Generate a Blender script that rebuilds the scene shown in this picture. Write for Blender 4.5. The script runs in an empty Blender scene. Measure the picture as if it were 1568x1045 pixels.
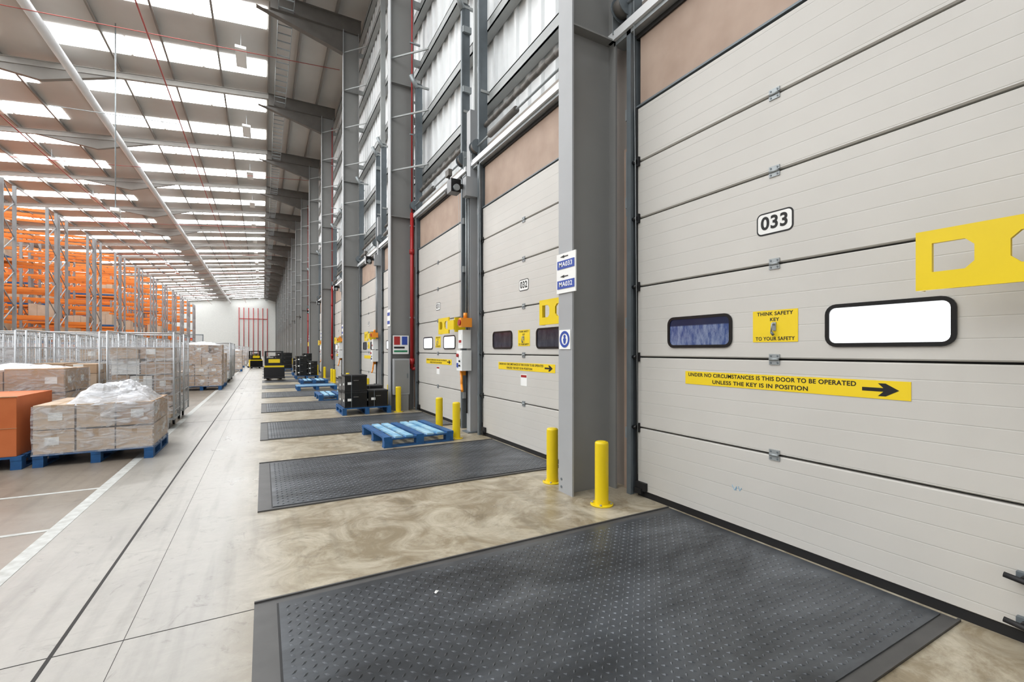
import bpy, math, random
from mathutils import Vector, Matrix, noise
random.seed(7)
SC=bpy.context.scene
COL=SC.collection

def lin(c):
    c=c/255.0
    return c/12.92 if c<=0.04045 else ((c+0.055)/1.055)**2.4
def rgb(r,g,b): return (lin(r),lin(g),lin(b),1)

MATS={}
def mat(name,c,rough=0.5,metal=0.0,var=0.0,scale=4.0,c2=None,bump=0.0,bscale=40,spec=0.5):
    if name in MATS: return MATS[name]
    m=bpy.data.materials.new(name); m.use_nodes=True
    nt=m.node_tree; b=nt.nodes['Principled BSDF']
    col=rgb(*c)
    b.inputs['Roughness'].default_value=rough
    b.inputs['Metallic'].default_value=metal
    b.inputs['Specular IOR Level'].default_value=spec
    tc=nt.nodes.new('ShaderNodeTexCoord')
    n=nt.nodes.new('ShaderNodeTexNoise'); n.inputs['Scale'].default_value=scale; n.inputs['Detail'].default_value=5
    nt.links.new(tc.outputs['Object'],n.inputs['Vector'])
    r=nt.nodes.new('ShaderNodeValToRGB')
    r.color_ramp.elements[0].position=0.3; r.color_ramp.elements[1].position=0.7
    if c2 is None:
        k=1-(var if var else 0.06)
        cc=(col[0]*k,col[1]*k,col[2]*k,1)
    else: cc=rgb(*c2)
    r.color_ramp.elements[0].color=cc; r.color_ramp.elements[1].color=col
    nt.links.new(n.outputs['Fac'],r.inputs['Fac'])
    nt.links.new(r.outputs['Color'],b.inputs['Base Color'])
    if bump>0:
        n2=nt.nodes.new('ShaderNodeTexNoise'); n2.inputs['Scale'].default_value=bscale
        nt.links.new(tc.outputs['Object'],n2.inputs['Vector'])
        bp=nt.nodes.new('ShaderNodeBump'); bp.inputs['Strength'].default_value=bump; bp.inputs['Distance'].default_value=0.01
        nt.links.new(n2.outputs['Fac'],bp.inputs['Height']); nt.links.new(bp.outputs['Normal'],b.inputs['Normal'])
    MATS[name]=m
    return m
def emis(name,c,s):
    if name in MATS: return MATS[name]
    m=bpy.data.materials.new(name); m.use_nodes=True
    b=m.node_tree.nodes['Principled BSDF']
    b.inputs['Base Color'].default_value=rgb(*c); b.inputs['Emission Color'].default_value=rgb(*c)
    b.inputs['Emission Strength'].default_value=s
    MATS[name]=m; return m

class MB:
    def __init__(s): s.v=[];s.f=[];s.m=[];s.mats=[];s.sm=[]
    def mi(s,m):
        if m not in s.mats: s.mats.append(m)
        return s.mats.index(m)
    def face(s,pts,m,sm=False):
        i=len(s.v); s.v+= [tuple(p) for p in pts]; s.f.append(tuple(range(i,i+len(pts)))); s.m.append(s.mi(m)); s.sm.append(sm)
    def box(s,x0,x1,y0,y1,z0,z1,m):
        if x0>x1:x0,x1=x1,x0
        if y0>y1:y0,y1=y1,y0
        if z0>z1:z0,z1=z1,z0
        i=len(s.v)
        s.v+=[(x0,y0,z0),(x1,y0,z0),(x1,y1,z0),(x0,y1,z0),(x0,y0,z1),(x1,y0,z1),(x1,y1,z1),(x0,y1,z1)]
        for q in ((3,2,1,0),(4,5,6,7),(0,1,5,4),(1,2,6,5),(2,3,7,6),(3,0,4,7)):
            s.f.append(tuple(i+k for k in q)); s.m.append(s.mi(m)); s.sm.append(False)
    def cyl(s,p0,p1,r,m,seg=12,r1=None,caps=True):
        p0=Vector(p0);p1=Vector(p1); r1=r if r1 is None else r1
        d=(p1-p0).normalized(); a=d.orthogonal().normalized(); b=d.cross(a)
        i=len(s.v)
        for k in range(seg):
            t=2*math.pi*k/seg; o=a*math.cos(t)+b*math.sin(t)
            s.v.append(tuple(p0+o*r)); s.v.append(tuple(p1+o*r1))
        for k in range(seg):
            k2=(k+1)%seg
            s.f.append((i+2*k,i+2*k2,i+2*k2+1,i+2*k+1)); s.m.append(s.mi(m)); s.sm.append(True)
        if caps:
            s.f.append(tuple(i+2*k for k in range(seg))[::-1]); s.m.append(s.mi(m)); s.sm.append(False)
            s.f.append(tuple(i+2*k+1 for k in range(seg))); s.m.append(s.mi(m)); s.sm.append(False)
    def beam(s,p0,p1,w,h,m):
        p0=Vector(p0);p1=Vector(p1);d=(p1-p0).normalized()
        up=Vector((0,0,1)) if abs(d.z)<0.95 else Vector((1,0,0))
        a=d.cross(up).normalized(); b=a.cross(d).normalized()
        i=len(s.v)
        for p in (p0,p1):
            for (u,v) in ((-1,-1),(1,-1),(1,1),(-1,1)):
                s.v.append(tuple(p+a*u*w/2+b*v*h/2))
        for q in ((3,2,1,0),(4,5,6,7),(0,1,5,4),(1,2,6,5),(2,3,7,6),(3,0,4,7)):
            s.f.append(tuple(i+k for k in q)); s.m.append(s.mi(m)); s.sm.append(False)
    def plate(s,pts,x,t,m,yc=0,zc=0):
        F=[(x-t,yc-a,zc+b) for a,b in pts]; B=[(x,yc-a,zc+b) for a,b in pts]
        s.face(F,m); s.face(B[::-1],m)
        n=len(pts)
        for k in range(n):
            k2=(k+1)%n
            s.face((F[k],B[k],B[k2],F[k2]),m)
    def ring(s,po,pi,x,t,m,yc=0,zc=0):
        n=len(po)
        F=[(x-t,yc-a,zc+b) for a,b in po];B=[(x,yc-a,zc+b) for a,b in po]
        G=[(x-t,yc-a,zc+b) for a,b in pi];H=[(x,yc-a,zc+b) for a,b in pi]
        for k in range(n):
            k2=(k+1)%n
            s.face((F[k],F[k2],G[k2],G[k]),m); s.face((F[k],B[k],B[k2],F[k2]),m); s.face((G[k],G[k2],H[k2],H[k]),m)
    def mesh(s,name):
        me=bpy.data.meshes.new(name); me.from_pydata(s.v,[],s.f)
        for m in s.mats: me.materials.append(m)
        me.polygons.foreach_set('material_index',s.m); me.polygons.foreach_set('use_smooth',s.sm)
        me.update(); return me
    def obj(s,name,loc=(0,0,0),parent=None,bevel=0):
        o=bpy.data.objects.new(name,s.mesh(name)); COL.objects.link(o); o.location=loc
        if parent: o.parent=parent
        if bevel:
            b=o.modifiers.new('bevel','BEVEL'); b.width=bevel; b.segments=2; b.limit_method='ANGLE'
        return o
def inst(me,name,loc,rz=0,parent=None):
    o=bpy.data.objects.new(name,me); COL.objects.link(o); o.location=loc; o.rotation_euler=(0,0,rz)
    if parent:o.parent=parent
    return o
def rrect(w,h,r,n=5):
    pts=[]
    for cx,cy,a0 in ((w/2-r,h/2-r,0),(-w/2+r,h/2-r,90),(-w/2+r,-h/2+r,180),(w/2-r,-h/2+r,270)):
        for k in range(n+1):
            a=math.radians(a0+90*k/n); pts.append((cx+r*math.cos(a),cy+r*math.sin(a)))
    return pts
def text(body,loc,size,m,parent,width=None,name='lettering',offset=0.0,R=None):
    cu=bpy.data.curves.new(name,'FONT'); cu.body=body; cu.size=size; cu.extrude=0.0006; cu.align_x='CENTER'; cu.align_y='CENTER'; cu.offset=offset
    cu.space_character=1.08
    o=bpy.data.objects.new(name,cu); COL.objects.link(o)
    bpy.context.view_layer.update()
    sx=1.0
    if width: sx=width/max(o.dimensions.x,1e-4)
    dg=bpy.context.evaluated_depsgraph_get()
    me=bpy.data.meshes.new_from_object(o.evaluated_get(dg))
    bpy.data.objects.remove(o)
    if R is None: R=Matrix(((0,0,-1),(-1,0,0),(0,1,0)))
    me.transform(R.to_4x4() @ Matrix.Diagonal((sx,1,1,1)))
    me.materials.clear(); me.materials.append(m)
    o=bpy.data.objects.new(name,me); COL.objects.link(o); o.location=loc
    if parent: o.parent=parent
    return o

# ---------------- constants
H=1.3; D=2.95; P=3.285; C0=3.385; DY0=1.80; BAY=2*P
YEND=C0+BAY*17; YST=C0-BAY*2
XL=-34.0
def zr(x): return 13.0 if x>0.2 else 13.0+0.105*(x-0.2)

# ---------------- materials
def door_mat():
    m=bpy.data.materials.new('door_panel_coated_steel'); m.use_nodes=True
    nt=m.node_tree;b=nt.nodes['Principled BSDF']; b.inputs['Roughness'].default_value=0.42
    tc=nt.nodes.new('ShaderNodeTexCoord'); sp=nt.nodes.new('ShaderNodeSeparateXYZ'); nt.links.new(tc.outputs['Object'],sp.inputs[0])
    mu=nt.nodes.new('ShaderNodeMath'); mu.operation='MULTIPLY'; mu.inputs[1].default_value=1/0.104; nt.links.new(sp.outputs['Z'],mu.inputs[0])
    fr=nt.nodes.new('ShaderNodeMath'); fr.operation='FRACT'; nt.links.new(mu.outputs[0],fr.inputs[0])
    r=nt.nodes.new('ShaderNodeValToRGB'); e=r.color_ramp.elements
    e[0].position=0.0; e[0].color=(1,1,1,1); e[1].position=0.03; e[1].color=(0.0,0,0,1)
    e2=r.color_ramp.elements.new(0.07); e2.color=(1,1,1,1)
    nt.links.new(fr.outputs[0],r.inputs[0])
    mix=nt.nodes.new('ShaderNodeMix'); mix.data_type='RGBA'
    mix.inputs[6].default_value=rgb(188,186,180)
    n=nt.nodes.new('ShaderNodeTexNoise'); n.inputs['Scale'].default_value=1.5; n.inputs['Detail'].default_value=6
    nt.links.new(tc.outputs['Object'],n.inputs['Vector'])
    rr=nt.nodes.new('ShaderNodeValToRGB'); rr.color_ramp.elements[0].position=.3; rr.color_ramp.elements[1].position=.7
    rr.color_ramp.elements[0].color=rgb(193,190,184); rr.color_ramp.elements[1].color=rgb(200,197,191)
    nt.links.new(n.outputs['Fac'],rr.inputs[0]); nt.links.new(rr.outputs[0],mix.inputs[7])
    nt.links.new(r.outputs[0],mix.inputs[0]); nt.links.new(mix.outputs[2],b.inputs['Base Color'])
    bp=nt.nodes.new('ShaderNodeBump'); bp.inputs['Distance'].default_value=0.003; bp.inputs['Strength'].default_value=.35
    nt.links.new(r.outputs[0],bp.inputs['Height']); nt.links.new(bp.outputs['Normal'],b.inputs['Normal'])
    return m
M_door=door_mat()
M_black=mat('black_rubber',(18,18,20),.6)
M_blackg=mat('black_plastic_gloss',(16,16,18),.25)
M_seam=mat('door_seam_gasket',(40,39,38),.7)
M_yel=mat('safety_yellow_paint',(232,202,14),.35)
M_yelsign=mat('yellow_sign_vinyl',(238,206,24),.45)
M_galv=mat('galvanised_steel',(160,166,168),.4,.4,var=.15,scale=12)
M_track=mat('blue_grey_track_steel',(112,120,125),.45,.3,var=.15,scale=8)
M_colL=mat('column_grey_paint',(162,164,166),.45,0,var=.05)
M_colD=mat('column_shaded_grey',(134,134,132),.45,0,var=.05)  # column paint again, darker: shade on web and rear flange put into colour
M_ply=mat('plywood_lintel_board',(180,158,142),.7,0,c2=(164,141,125),scale=3)
M_clad=mat('wall_cladding_sheet',(232,235,236),.5)
M_rail=mat('cladding_rail_steel',(164,167,166),.45,.1,var=.1)
M_steel=mat('rafter_dark_steel',(104,100,95),.6,0,var=.15)
M_raftLit=mat('rafter_lit_steel',(168,165,160),.6,0,var=.1)  # same rafter steel, lighter: light on the span under the rooflights painted in
M_roof=mat('roof_liner_sheet',(196,193,188),.7,0,var=.08,scale=1)
M_purl=mat('purlin_steel',(136,132,127),.6,0)
M_white=mat('white_paint',(234,235,233),.5)
M_endw=mat('end_wall_paint',(196,197,194),.6)
M_whitebar=mat('white_shaft_cover',(224,226,227),.45)
M_red=mat('red_pipe_paint',(165,30,30),.4)
M_orange=mat('orange_machine_paint',(238,146,34),.4)
M_oranger=mat('rack_beam_orange',(230,130,48),.5)
M_rackup=mat('rack_upright_steel',(146,149,151),.5,.2)
M_blue=mat('blue_pallet_paint',(28,92,150),.6,0,c2=(18,66,112),scale=8)
M_blueL=mat('pale_blue_worn_board',(172,208,224),.6,0,c2=(84,150,194),scale=6)
M_card=mat('cardboard',(190,162,134),.8,0,c2=(174,144,116),scale=3)
M_cardL=mat('pale_cardboard',(204,184,163),.8,0,c2=(188,165,142),scale=3)
M_cardO=mat('orange_cardboard',(206,114,62),.7,0,c2=(194,101,50),scale=3)
M_tape=mat('parcel_tape',(176,146,110),.35)
M_label=mat('white_label',(238,238,235),.6)
M_wire=mat('zinc_wire',(190,193,196),.4,.4)
M_blue_s=mat('blue_sign_ink',(38,70,160),.5)
M_ink=mat('black_ink',(12,12,12),.6)
M_green=mat('green_sign_ink',(20,120,80),.5)
M_sky=emis('translucent_rooflight',(250,253,255),11.0)
M_winW=emis('window_pane_daylight',(248,252,255),1.4)
def winb(name,c1,c2,s,sc,p0=.35,p1=.65,nscale=3,top=None):
    m=bpy.data.materials.new(name); m.use_nodes=True; nt=m.node_tree; b=nt.nodes['Principled BSDF']
    b.inputs['Roughness'].default_value=.08; b.inputs['Base Color'].default_value=rgb(20,24,38)
    tc=nt.nodes.new('ShaderNodeTexCoord'); mp=nt.nodes.new('ShaderNodeMapping'); mp.inputs['Scale'].default_value=sc
    n=nt.nodes.new('ShaderNodeTexNoise'); n.inputs['Scale'].default_value=nscale; n.inputs['Detail'].default_value=8; n.inputs['Roughness'].default_value=.75
    r=nt.nodes.new('ShaderNodeValToRGB'); r.color_ramp.elements[0].color=rgb(*c1); r.color_ramp.elements[1].color=rgb(*c2)
    r.color_ramp.elements[0].position=p0; r.color_ramp.elements[1].position=p1
    nt.links.new(tc.outputs['Object'],mp.inputs[0]); nt.links.new(mp.outputs[0],n.inputs['Vector']); nt.links.new(n.outputs['Fac'],r.inputs[0])
    out=r.outputs[0]
    if top:
        sp=nt.nodes.new('ShaderNodeSeparateXYZ'); nt.links.new(tc.outputs['Object'],sp.inputs[0])
        mr=nt.nodes.new('ShaderNodeMapRange'); mr.inputs['From Min'].default_value=1.49; mr.inputs['From Max'].default_value=1.50
        nt.links.new(sp.outputs['Z'],mr.inputs['Value'])
        mx=nt.nodes.new('ShaderNodeMix'); mx.data_type='RGBA'; nt.links.new(mr.outputs[0],mx.inputs[0]); nt.links.new(out,mx.inputs[6]); mx.inputs[7].default_value=rgb(*top); out=mx.outputs[2]
    nt.links.new(out,b.inputs['Emission Color']); b.inputs['Emission Strength'].default_value=s
    return m
M_winB=winb('window_pane_trailer_blue',(70,92,150),(205,218,240),.6,(1,2.6,.8),.44,.80,8,(28,36,70))
M_winD=winb('window_pane_dark_trailer',(30,30,38),(95,92,98),.4,(1,4,1.2))

def floor_mat():
    m=bpy.data.materials.new('polished_concrete'); m.use_nodes=True; nt=m.node_tree; b=nt.nodes['Principled BSDF']
    L=nt.links.new; N=nt.nodes.new
    tc=N('ShaderNodeTexCoord'); sp=N('ShaderNodeSeparateXYZ'); L(tc.outputs['Object'],sp.inputs[0])
    def nz(scale,detail=6,rough=.6,dist=0):
        n=N('ShaderNodeTexNoise'); n.inputs['Scale'].default_value=scale; n.inputs['Detail'].default_value=detail
        n.inputs['Roughness'].default_value=rough; n.inputs['Distortion'].default_value=dist; L(tc.outputs['Object'],n.inputs['Vector']); return n
    def ramp(src,p0,c0,p1,c1):
        r=N('ShaderNodeValToRGB'); e=r.color_ramp.elements; e[0].position=p0;e[0].color=c0;e[1].position=p1;e[1].color=c1; L(src,r.inputs[0]); return r
    def mix(f,a,bb,mode='MIX'):
        x=N('ShaderNodeMix'); x.data_type='RGBA'; x.blend_type=mode
        if isinstance(f,float): x.inputs[0].default_value=f
        else: L(f,x.inputs[0])
        L(a,x.inputs[6]); L(bb,x.inputs[7]); return x.outputs[2]
    n1=nz(2.4,10,.72,1.4)
    tan=ramp(n1.outputs['Fac'],.40,rgb(140,127,104),.62,rgb(186,177,158))
    n2=nz(1.1,9,.62,.6)
    gry=ramp(n2.outputs['Fac'],.3,rgb(152,148,141),.7,rgb(174,170,163))
    n3=nz(.9,7,.6,.4)
    brn=ramp(n3.outputs['Fac'],.3,rgb(124,114,102),.7,rgb(145,135,123))
    def step(edge,w):
        mr=N('ShaderNodeMapRange'); mr.inputs['From Min'].default_value=edge-w; mr.inputs['From Max'].default_value=edge+w; L(sp.outputs['X'],mr.inputs['Value']); return mr.outputs[0]
    c=mix(step(-.05,.2),gry.outputs[0],tan.outputs[0])
    c=mix(step(-1.3,.02),brn.outputs[0],c)
    n4=nz(3.4,12,.78,2.6)
    sc=ramp(n4.outputs['Fac'],.56,(1,1,1,1),.68,(.52,.51,.50,1))
    c=mix(.75,c,sc.outputs[0],'MULTIPLY')
    n5=nz(14,6,.7,0)
    fine=ramp(n5.outputs['Fac'],.3,(.86,.86,.86,1),.6,(1,1,1,1))
    c=mix(.6,c,fine.outputs[0],'MULTIPLY')
    mp=N('ShaderNodeMapping'); mp.inputs['Scale'].default_value=(5,.35,1); mp.inputs['Rotation'].default_value=(0,0,.25)
    L(tc.outputs['Object'],mp.inputs[0]); n6=N('ShaderNodeTexNoise'); n6.inputs['Scale'].default_value=2; n6.inputs['Detail'].default_value=7; L(mp.outputs[0],n6.inputs['Vector'])
    ty=ramp(n6.outputs['Fac'],.52,(1,1,1,1),.72,(.72,.72,.71,1))
    c=mix(.8,c,ty.outputs[0],'MULTIPLY')
    mp2=N('ShaderNodeMapping'); mp2.inputs['Scale'].default_value=(3,30,1); mp2.inputs['Rotation'].default_value=(0,0,.5)
    L(tc.outputs['Object'],mp2.inputs[0]); n7=N('ShaderNodeTexNoise'); n7.inputs['Scale'].default_value=1.2; n7.inputs['Detail'].default_value=8; n7.inputs['Distortion'].default_value=1.0; L(mp2.outputs[0],n7.inputs['Vector'])
    sx=ramp(n7.outputs['Fac'],.62,(1,1,1,1),.75,(1.15,1.15,1.15,1))
    c=mix(.7,c,sx.outputs[0],'MULTIPLY')
    L(c,b.inputs['Base Color'])
    rr=ramp(n2.outputs['Fac'],.3,(.26,.26,.26,1),.7,(.42,.42,.42,1)); L(rr.outputs[0],b.inputs['Roughness'])
    b.inputs['Specular IOR Level'].default_value=.38
    bp=N('ShaderNodeBump'); bp.inputs['Strength'].default_value=.08; bp.inputs['Distance'].default_value=.01; L(n5.outputs['Fac'],bp.inputs['Height']); L(bp.outputs['Normal'],b.inputs['Normal'])
    return m
M_floor=floor_mat()
mb=MB(); mb.box(XL,3.4,YST,YEND,-.2,0,M_floor); mb.obj('floor')

M_joint=mat('joint_sealant_dark',(48,46,44),.8)
M_line=mat('floor_marking_white',(198,200,197),.55,0,c2=(166,166,161),scale=14)
mb=MB()
mb.box(-.80,-.785,YST,YEND,0,.0015,M_joint)
mb.box(-.55,-.548,YST,YEND,0,.001,M_joint)
for y in [2.62]+[C0+BAY*k+.0 for k in range(1,17)]:
    mb.box(-34,-.04,y,y+.005,0,.001,M_joint)
mb.obj('floor_joint')
mb=MB()
mb.box(-1.36,-1.27,YST,60,0,.002,M_line)
for y in (4.46,5.6):
    mb.box(-6,-1.36,y,y+.045,0,.002,M_line)
mb.obj('floor_marking_line')

# ---------------- dock levellers
def platemat():
    m=bpy.data.materials.new('chequer_plate_steel'); m.use_nodes=True; nt=m.node_tree; b=nt.nodes['Principled BSDF']
    L=nt.links.new;N=nt.nodes.new
    tc=N('ShaderNodeTexCoord'); mp=N('ShaderNodeMapping'); mp.inputs['Scale'].default_value=(.6,1.6,1); L(tc.outputs['Object'],mp.inputs[0])
    n=N('ShaderNodeTexNoise'); n.inputs['Scale'].default_value=1.6; n.inputs['Detail'].default_value=9; n.inputs['Roughness'].default_value=.68; n.inputs['Distortion'].default_value=.5; L(mp.outputs[0],n.inputs['Vector'])
    r=N('ShaderNodeValToRGB'); e=r.color_ramp.elements; e[0].position=.36;e[0].color=rgb(48,50,53);e[1].position=.66;e[1].color=rgb(94,98,103); L(n.outputs['Fac'],r.inputs[0]); L(r.outputs[0],b.inputs['Base Color'])
    r2=N('ShaderNodeValToRGB'); e=r2.color_ramp.elements; e[0].position=.3;e[0].color=(.46,.46,.46,1);e[1].position=.7;e[1].color=(.3,.3,.3,1); L(n.outputs['Fac'],r2.inputs[0]); L(r2.outputs[0],b.inputs['Roughness'])
    b.inputs['Metallic'].default_value=.35
    return m
M_plate=platemat()
M_plateE=mat('leveller_frame_steel',(90,89,88),.5,.3,var=.25,scale=6)
mb=MB()
W=.9; X0=-.04; X1=2.93
mb.box(X0,X1,-W,W,-.05,.004,M_plateE)
mb.box(X0+.1,X0+.11,-W+.06,W-.06,0,.0045,M_black)
mb.box(X0+.11,X1-.02,-W+.07,W-.07,0,.010,M_plate)
mb.box(X0,X1,-W,-W+.012,0,.012,M_plateE); mb.box(X0,X1,W-.012,W,0,.012,M_plateE)
nx=int((X1-X0-.2)/.038); ny=int((2*W-.2)/.038)
for i in range(nx):
    for j in range(ny):
        cx=X0+.15+i*.038; cy=-W+.11+j*.038
        a=(1 if (i+j)%2 else -1)*math.pi/4
        l=.016;w=.006; ca,sa=math.cos(a),math.sin(a)
        p=[(cx+l*ca,cy+l*sa,.0101),(cx-w*sa,cy+w*ca,.0101),(cx-l*ca,cy-l*sa,.0101),(cx+w*sa,cy-w*ca,.0101)]
        t=(cx,cy,.0148)
        for k in range(4): mb.face((p[k],p[(k+1)%4],t),M_plate)
lev=mb.mesh('dock_leveller')
mb=MB()
mb.box(X0,X1,-W,W,-.05,.004,M_plateE); mb.box(X0+.11,X1-.02,-W+.07,W-.07,0,.010,M_plate)
levf=mb.mesh('dock_leveller_far')
for k in range(-1,34):
    inst(lev if k<5 else levf,'dock_leveller',(0,DY0-.02+P*k,0))
mb=MB(); mb.face(((.0,0,.0),(.015,.004,.008),(.022,.017,.003),(.006,.018,.009)),M_label); mb.face(((.0,0,.0),(.006,.018,.009),(-.007,.01,.002)),M_label); mb.obj('paper_scrap',(.80,2.30,.015))

# ---------------- doors
HW=1.25
seams=[0.0,.61,1.24,1.87,2.48,2.99,3.48]
def door_mesh(paneL,paneR):
    mb=MB()
    mb.box(3.0,3.03,-HW,HW,0.03,3.48,M_seam)
    for i in range(6):
        z0=seams[i]+(.05 if i==0 else .006); z1=seams[i+1]-.006
        # panel with chamfered top and bottom lips
        c=.010
        pr=[(3.0,z0),(2.955+c,z0),(2.955,z0+c*.7),(2.955,z1-c*.7),(2.955+c,z1),(3.0,z1)]
        for a in range(5):
            p,q=pr[a],pr[a+1]
            mb.face(((p[0],HW,p[1]),(p[0],-HW,p[1]),(q[0],-HW,q[1]),(q[0],HW,q[1])),M_door)
        mb.face([(p[0],-HW,p[1]) for p in pr],M_door); mb.face([(p[0],HW,p[1]) for p in pr][::-1],M_door)
    mb.box(2.96,3.0,-HW,HW,.0,.05,M_black)
    for z in seams[1:6]:
        for y in (0,):
            mb.box(2.948,2.956,y-.035,y+.035,z-.035,z-.008,M_galv); mb.box(2.948,2.956,y-.035,y+.035,z+.008,z+.035,M_galv)
            mb.cyl((2.946,y-.03,z),(2.946,y+.03,z),.009,M_galv,8)
            for yy in(-.022,.022):
                mb.cyl((2.944,y+yy,z+.022),(2.95,y+yy,z+.022),.006,M_track,6); mb.cyl((2.944,y+yy,z-.022),(2.95,y+yy,z-.022),.006,M_track,6)
        for sgn in (-1,1):
            y=sgn*(HW-.015)
            mb.box(2.935,2.956,y-.018,y+.018,z-.04,z+.04,M_black)
            mb.cyl((2.93,y,z),(2.93,y+sgn*.05,z),.018,M_blackg,10)
    for sgn in (-1,1):
        mb.box(2.94,2.957,sgn*HW-.006,sgn*HW+.006,0.02,3.48,M_black)
        y=sgn*(HW-.06)
        mb.box(2.925,2.956,y-.06,y+.06,.06,.13,M_black); mb.box(2.915,2.956,y-.02,y+.06,.03,.08,M_black)
    for yc,pm in ((.602,paneL),(-.605,paneR)):
        zc=1.445
        mb.ring(rrect(.59,.25,.06),rrect(.545,.205,.035),2.956,.012,M_blackg,yc,zc)
        pts=rrect(.55,.21,.035)
        mb.face([(2.952,yc-a,zc+b) for a,b in pts],pm)
    mb.plate(rrect(.245,.15,.035),2.956,.003,M_ink,0,2.145)
    mb.plate(rrect(.225,.13,.026),2.953,.002,M_label,0,2.145)
    mb.box(2.952,2.956,-.15,.15,1.355,1.565,M_yelsign)
    mb.box(2.946,2.953,-.012,.012,1.43,1.485,M_galv); mb.cyl((2.948,0,1.47),(2.925,0,1.475),.006,M_galv,8); mb.cyl((2.925,0,1.475),(2.928,.008,1.42),.005,M_galv,8); mb.cyl((2.93,.008,1.42),(2.93,-.006,1.40),.009,M_track,8)
    mb.box(2.952,2.956,-.72,.72,1.035,1.135,M_yelsign)
    mb.plate([(.50,-.010),(.60,-.010),(.575,-.035),(.61,-.035),(.67,0),(.61,.035),(.575,.035),(.60,.010),(.50,.010)],2.952,.001,M_ink,0,1.085)
    for zz in (.30,.10):
        mb.box(2.93,2.956,-HW+.09,-HW+.15,zz-.02,zz+.02,M_track)
        mb.cyl((2.90,-HW+.12,zz),(2.956,-HW+.12,zz),.012,M_black,8)
        mb.cyl((2.90,-HW+.18,zz),(2.90,-HW+.02,zz-.02),.013,M_black,8)
    mb.beam((2.92,-HW+.12,.10),(2.92,-HW+.0,.04),.03,.03,M_black)
    return mb.mesh('sectional_dock_door')
dA=door_mesh(M_winB,M_winW); dB=door_mesh(M_winD,M_winD); dC=door_mesh(M_winW,M_winW)
for k in range(-1,34):
    yc=DY0+P*k
    me=dA if k in(0,) else (dB if k in (1,4,7) else dC)
    o=inst(me,'door_%d'%(k+2),(0,yc,0))
    if -1<k<7:
        text('0%d'%(33-k),(2.9505,0,2.145),.118,M_ink,o,.178,'door_number',.0034)
    if -1<k<3:
        text('THINK SAFETY',(2.9515,0,1.542),.033,M_ink,o,.24,'sign_text',.0006)
        text('KEY',(2.9515,0,1.503),.031,M_ink,o,.06,'sign_text_key',.0006)
        text('TO YOUR SAFETY',(2.9515,0,1.376),.033,M_ink,o,.26,'sign_text_low',.0006)
        text('UNDER NO CIRCUMSTANCES IS THIS DOOR TO BE OPERATED',(2.9515,.11,1.109),.038,M_ink,o,1.16,'instruction_text',.0008)
        text('UNLESS THE KEY IS IN POSITION',(2.9515,.13,1.061),.038,M_ink,o,.68,'instruction_text_low',.0008)
    if k==1 or k==2:
        mb=MB(); mb.box(2.952,2.956,-.08,.08,.84,.99,M_label); mb.box(2.95,2.952,-.07,.07,.95,.98,M_red)
        mb.obj('notice',(0,0,0),parent=o)
    if k==0:
        mb=MB()
        for a,b in (((.36,.335),(.34,.30)),((.34,.30),(.325,.33)),((.325,.33),(.33,.30)),((.31,.335),(.30,.305)),((.30,.305),(.285,.33))):
            mb.beam((2.9535,a[0],a[1]),(2.9535,b[0],b[1]),.002,.003,M_blueL)
        mb.obj('pen_scribble',(0,-.05,0),parent=o)

# ---------------- door frames
def frame_mesh():
    mb=MB()
    for s in (-1,1):
        y=s*(HW+.052)
        mb.box(2.93,3.05,y-.010,y+.012,0,7.1,M_track)
        mb.box(2.90,2.93,y-.022,y+.03,0,7.1,M_track)
        mb.box(2.985,3.05,y-.012,y+s*.075,0,4.3,M_track)
        mb.box(3.0,3.05,y+s*.06,y+s*.17,0,3.2,M_ply)
        for z in (.5,1.5,2.6,3.4,4.5,5.6,6.6):
            mb.box(2.91,3.06,y+s*.012,y+s*.06,z,z+.10,M_galv)
        mb.box(2.965,2.985,y+s*.03,y+s*.11,2.55,3.15,M_galv)
        mb.box(2.965,2.985,y+s*.03,y+s*.09,3.2,4.3,M_galv)
        for z in (2.6,2.75,2.9,3.05): mb.cyl((2.955,y+s*.07,z),(2.97,y+s*.07,z),.012,M_track,6)
        mb.box(2.9,3.0,y-.03,y+.03,7.1,7.16,M_rail)
        mb.beam((2.92,y,7.05),(3.2,y,7.05),.04,.04,M_rail)
        mb.beam((2.92,y,5.3),(3.2,y,5.3),.04,.04,M_rail)
        mb.cyl((2.93,y,7.0),(2.80,y,7.25),.05,M_galv,10)
    mb.box(2.99,3.04,-HW,HW,3.50,4.12,M_ply)
    mb.box(2.97,3.04,-HW-.03,HW+.03,4.12,4.16,M_seam)
    mb.box(2.95,2.99,-HW-.02,HW+.02,3.485,3.50,M_track)
    mb.box(2.87,2.95,-HW-.30,HW+.30,4.20,4.28,M_whitebar)
    mb.box(2.90,3.03,-HW-.25,HW+.25,4.16,4.20,M_galv)
    mb.cyl((2.90,-HW-.25,4.45),(2.90,HW+.25,4.45),.016,M_galv,8)
    for s in (-1,1):
        y=s*(HW+.12)
        mb.cyl((2.90,y-.05,4.45),(2.90,y+.05,4.45),.085,M_steel,16)
        mb.cyl((2.90,y-.06,4.45),(2.90,y-.05,4.45),.105,M_track,16); mb.cyl((2.90,y+.05,4.45),(2.90,y+.06,4.45),.105,M_track,16)
        mb.box(2.86,2.97,y+s*.1,y+s*.11,4.25,4.55,M_galv)
        mb.cyl((2.88,s*(HW-.03),4.40),(2.93,s*(HW-.03),.2),.003,M_galv,5)
    mb.cyl((2.90,.1,4.45),(2.90,.9,4.45),.045,M_steel,12)
    for i in range(14):
        y0=-HW-.2+i*.2
        mb.cyl((3.02,y0,4.78+.01*(i%2)),(3.02,y0+.2,4.78+.01*((i+1)%2)),.035,M_steel,8)
    return mb.mesh('dock_door_frame')
fr=frame_mesh()
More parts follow.
